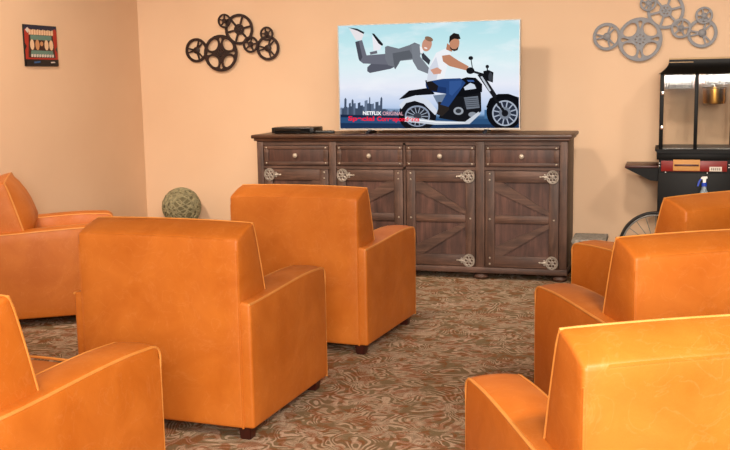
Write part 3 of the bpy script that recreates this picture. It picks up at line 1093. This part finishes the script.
# ------------------------------------------------------------------ wicker ball on its low table
o = empty('side_table', (-3.515, 6.84, 0)); tag(o, 'low round dark side table in the corner behind the chairs', 'side table')
b = bmesh.new(); lathe(b, [(0, .205), (.17, .205), (.178, .212), (.178, .224), (.172, .23), (0, .23)], 36); obj('table_top', b, M['wood_top'], o)
b = bmesh.new(); lathe(b, [(.022, .012), (.018, .06), (.026, .11), (.018, .17), (.03, .206)], 20); obj('column', b, M['wood_v'], o)
b = bmesh.new(); lathe(b, [(.12, 0), (.12, .008), (.10, .014), (.02, .02)], 30); obj('foot_plate', b, M['wood_top'], o)
b = bmesh.new()
RB = .150
bmesh.ops.create_icosphere(b, subdivisions=4, radius=RB - .009)
for f_ in b.faces: f_.material_index = 1
random.seed(11)
for i in range(46):
    ax = Vector((random.gauss(0, 1), random.gauss(0, 1), random.gauss(0, 1))).normalized()
    u = ax.orthogonal().normalized(); w = ax.cross(u)
    off = random.uniform(-.55, .55) * RB
    rr = math.sqrt(RB * RB - off * off) - .004
    ph = random.random() * 6
    tube(b, [ax * (off + .006 * math.sin(3 * 2 * PI * k / 30 + ph)) * .97 + (u * math.cos(2 * PI * k / 30) + w * math.sin(2 * PI * k / 30)) * rr * .985 for k in range(30)], .0042, 5, closed=True)
for v in b.verts: v.co.z += RB
o = obj('wicker_ball', b, [M['twig'], M['twigcore']]); o.location = (-3.515, 6.84, .23)
tag(o, 'greenish grey woven twig ball in the corner against the back wall', 'decor ball')

# ------------------------------------------------------------------ grey basket by the sideboard
o = empty('storage_box', (-.43, 6.42, 0)); tag(o, 'low grey mottled box on the floor between the sideboard and the right chairs', 'box')
b = cube_grid(4, 4, 3, lambda u, v, w: (-.10 + .20 * u, -.13 + .26 * v, .27 * w), .008); obj('body', b, M['stone'], o)
b = cube_grid(4, 4, 2, lambda u, v, w: (-.106 + .212 * u, -.136 + .272 * v, .272 + .03 * w), .007); obj('lid', b, M['stone'], o)

# ------------------------------------------------------------------ popcorn cart
PX, PY = 0.19, 6.55
cart = empty('popcorn_cart', (PX, PY, 0))
tag(cart, 'black popcorn cart with glass cabinet, red drawer and spoked wheel against the back wall', 'popcorn cart')
L0, R0 = -.215, .25      # cabinet sides, local x
DP = .40                  # depth
b = bmesh.new()
box(b, L0, R0, 0, DP, .10, .70, .004)
obj('cabinet_base', b, M['blackpaint'], cart)
b = bmesh.new()
box(b, L0 - .01, R0 + .01, -.005, DP + .005, .785, .832, .003)
prism(b, [(L0 - .022, .85), (R0 + .022, .85), (R0 + .022, .842), (R0 + .004, .826), (L0 - .004, .826), (L0 - .022, .842)], lambda a, c, d: (a, d, c), -.022, DP + .01)
obj('counter', b, M['blackpaint'], cart)
b = bmesh.new()
box(b, L0 + .004, R0 - .004, .002, DP, .70, .786)
dr = obj('warming_drawer', b, M['blackpaint'], cart)
b = bmesh.new(); box(b, L0 + .018, R0 - .055, -.008, .004, .712, .778, .002); obj('drawer_front', b, M['redpaint'], dr)
b = bmesh.new(); box(b, -.125, .035, -.012, -.007, .716, .786, .002); obj('tan_panel', b, M['tan'], dr)
b = bmesh.new(); box(b, -.118, .028, -.0145, -.0115, .745, .757, .001); obj('dark_strip', b, M['redwood'], dr)
b = bmesh.new(); box(b, .092, .165, -.0105, -.007, .714, .742, .001); lb = obj('price_label', b, M['label'], dr)
b = bmesh.new()
for k in range(5): box(b, .100 + k * .012, .108 + k * .012, -.0112, -.0104, .720, .736)
obj('label_print', b, M['greyprint'], dr)
b = bmesh.new()
for x, z in ((L0 + .008, .763), (L0 + .008, .745), (R0 - .043, .755), (R0 - .043, .738), (L0 + .045, .705), (.08, .702)):
    b = bmesh.new()
    lathe(b, [(.004, 0), (.003, .002), (0, .003)], 8, Matrix.Translation((x, .0025, z)) @ Matrix.Rotation(R(90), 4, 'X'))
    obj('rivet', b, M['white'], cart)
# glass cabinet: posts, panes, floor, canopy
ZC0, ZC1 = .85, 1.33
for x in (L0 + .012, R0 - .012):
    for y in (.012, DP - .012):
        b = bmesh.new(); box(b, x - .012, x + .012, y - .010, y + .010, ZC0, ZC1, .002); obj('post', b, M['blackpaint'], cart)
b = bmesh.new(); box(b, -.008, .014, .006, .022, ZC0, ZC1, .002); obj('centre_post', b, M['blackpaint'], cart)
for x0_, x1_ in ((L0 + .024, -.008), (.014, R0 - .024)):
    b = bmesh.new(); box(b, x0_, x1_, .012, .016, ZC0 + .004, ZC1 - .02)
    d_ = obj('glass_door', b, M['glass'], cart)
    b = bmesh.new()
    hx = x0_ - .008 if x0_ < 0 - .05 else x1_ + .008
    for z in (.985, 1.20):
        b = bmesh.new(); box(b, hx - .009, hx + .009, .000, .014, z - .012, z + .012, .002); obj('hinge', b, M['chrome'], d_)
for x in (L0 + .006, R0 - .010):
    b = bmesh.new(); box(b, x, x + .004, .022, DP - .022, ZC0 + .004, ZC1 - .02); obj('side_glass', b, M['glass'], cart)
b = bmesh.new(); box(b, L0 + .024, R0 - .024, .03, DP - .02, ZC0, ZC0 + .006); obj('cabinet_floor', b, M['housing'], cart)
b = bmesh.new(); box(b, L0 + .028, -.02, .05, .16, 1.225, 1.32, .004)
for k in range(4): tube(b, [(L0 + .055 + k * .04, .049, 1.232), (L0 + .055 + k * .04, .049, 1.318)], .006, 8)
obj('light_housing', b, M['housing'], cart)
b = bmesh.new(); box(b, .012, .052, .028, .05, 1.255, 1.30, .003); obj('switch_plate', b, simple('pale_pink_plate', '#e2c4b8', .5), cart)
b = bmesh.new(); box(b, .06, R0 - .03, .06, .16, 1.25, 1.32, .004)
tube(b, [(.085, .055, 1.256), (.085, .055, 1.318)], .006, 8); tube(b, [(.15, .055, 1.256), (.15, .055, 1.318)], .006, 8)
obj('motor_housing', b, M['housing'], cart)
b = bmesh.new()
mk = Matrix.Translation((.112, .12, 1.125)) @ Matrix.Diagonal((1.2, 1.2, 1.15, 1))
lathe(b, [(0, 0), (.045, 0), (.056, .006), (.058, .02), (.058, .085), (.062, .09), (.062, .094), (.0, .094)], 28, mk)
kt = obj('kettle', b, M['brass'], cart)
b = bmesh.new(); tube(b, [(.112, .12, 1.23), (.112, .12, 1.26)], .012, 10); obj('kettle_hanger', b, M['chrome'], kt)
# roof with flared fascia and tan trim
b = bmesh.new()
def flare(zt, ins, zb, out):
    rings = []
    n = 6
    for k in range(n + 1):
        t = k / n
        e = ins + (out - ins) * t ** 2.2
        z = zt + (zb - zt) * t
        rings.append([b.verts.new(p) for p in ((L0 - e, -e, z), (R0 + e, -e, z), (R0 + e, DP + e * .4, z), (L0 - e, DP + e * .4, z))])
    for A, B_ in zip(rings, rings[1:]):
        for k in range(4): b.faces.new((A[k], A[(k + 1) % 4], B_[(k + 1) % 4], B_[k]))
    b.faces.new(rings[0]); b.faces.new(rings[-1][::-1])
flare(1.408, -.052, 1.318, .012)
obj('roof', b, M['blackpaint'], cart, angle=30)
b = bmesh.new()
box(b, L0 + .05, R0 - .05, .05, DP - .03, 1.406, 1.418, .003)
obj('roof_trim', b, M['fringe'], cart)
b = bmesh.new(); box(b, L0 + .044, -.02, .0465, .052, 1.388, 1.392); obj('roof_stripe', b, M['fringe'], cart)
# side shelf with triangular bracket
b = bmesh.new(); box(b, L0 - .205, L0, .03, DP - .05, .728, .742, .003)
sh = obj('side_shelf', b, M['redwood'], cart)
b = bmesh.new()
b.free()
for y in (.03, DP - .07):
    b = bmesh.new(); prism(b, [(L0 - .205, .728), (L0, .728), (L0, .645), (L0 - .045, .648)], lambda a, c, d: (a, d, c), y, y + .018); obj('shelf_bracket', b, M['blackpaint'], sh)
# lower ledge at the front
b = bmesh.new(); box(b, -.06, .20, -.11, 0, .437, .452, .003); obj('front_ledge', b, M['blackpaint'], cart)
# wheel
wx, wy, wz, wr = -.222, -.035, .232, .226
b = bmesh.new()
tube(b, [(wx + (wr - .008) * math.cos(2 * PI * k / 48), wy, wz + (wr - .008) * math.sin(2 * PI * k / 48)) for k in range(48)], .010, 10, closed=True)
wh = obj('wheel', b, M['tyre'], cart)
b = bmesh.new()
tube(b, [(wx + (wr - .022) * math.cos(2 * PI * k / 48), wy, wz + (wr - .022) * math.sin(2 * PI * k / 48)) for k in range(48)], .006, 8, closed=True)
obj('rim', b, M['housing'], wh)
for k in range(20):
    a = 2 * PI * k / 20
    b = bmesh.new()
    tube(b, [(wx + .03 * math.cos(a), wy, wz + .03 * math.sin(a)), (wx + (wr - .02) * math.cos(a), wy, wz + (wr - .02) * math.sin(a))], .0022, 5)
    obj('spoke', b, M['housing'], wh)
b = bmesh.new(); lathe(b, [(.034, 0), (.034, .02), (.02, .034), (0, .036)], 20, Matrix.Translation((wx, wy + .012, wz)) @ Matrix.Rotation(R(90), 4, 'X')); tube(b, [(wx, wy, wz), (wx + .03, .06, wz)], .010, 8); obj('hub', b, M['chrome'], wh)
for x in (L0 + .05, R0 - .04):
    for y in (.06, DP - .05):
        b = bmesh.new(); box(b, x - .016, x + .016, y - .016, y + .016, 0, .104, .003); obj('leg', b, M['blackpaint'], cart)

# spray bottle on the cart's front ledge
o = empty('spray_bottle', (PX + .062, PY - .055, .4535)); tag(o, 'clear spray bottle with white and blue trigger in front of the black cart', 'spray bottle')
b = bmesh.new(); lathe(b, [(0, 0), (.028, 0), (.030, .004), (.030, .11), (.026, .13), (.014, .155), (.013, .175), (0, .175)], 22); obj('body', b, M['clear'], o)
b = bmesh.new(); lathe(b, [(.016, .172), (.016, .192), (.012, .195), (0, .195)], 16); obj('collar', b, M['blue'], o)
b = bmesh.new(); prism(b, [(-.020, .218), (-.021, .226), (-.010, .232), (.016, .232), (.020, .224), (.009, .217), (.009, .194), (-.008, .194), (-.010, .216)], lambda a, c, d: (a, d, c), -.010, .010); obj('spray_head', b, M['white'], o)
b = bmesh.new(); prism(b, [(-.020, .222), (-.009, .222), (-.026, .200), (-.032, .172), (-.042, .172), (-.036, .202)], lambda a, c, d: (a, d, c), -.006, .006); obj('trigger', b, M['blue'], o)
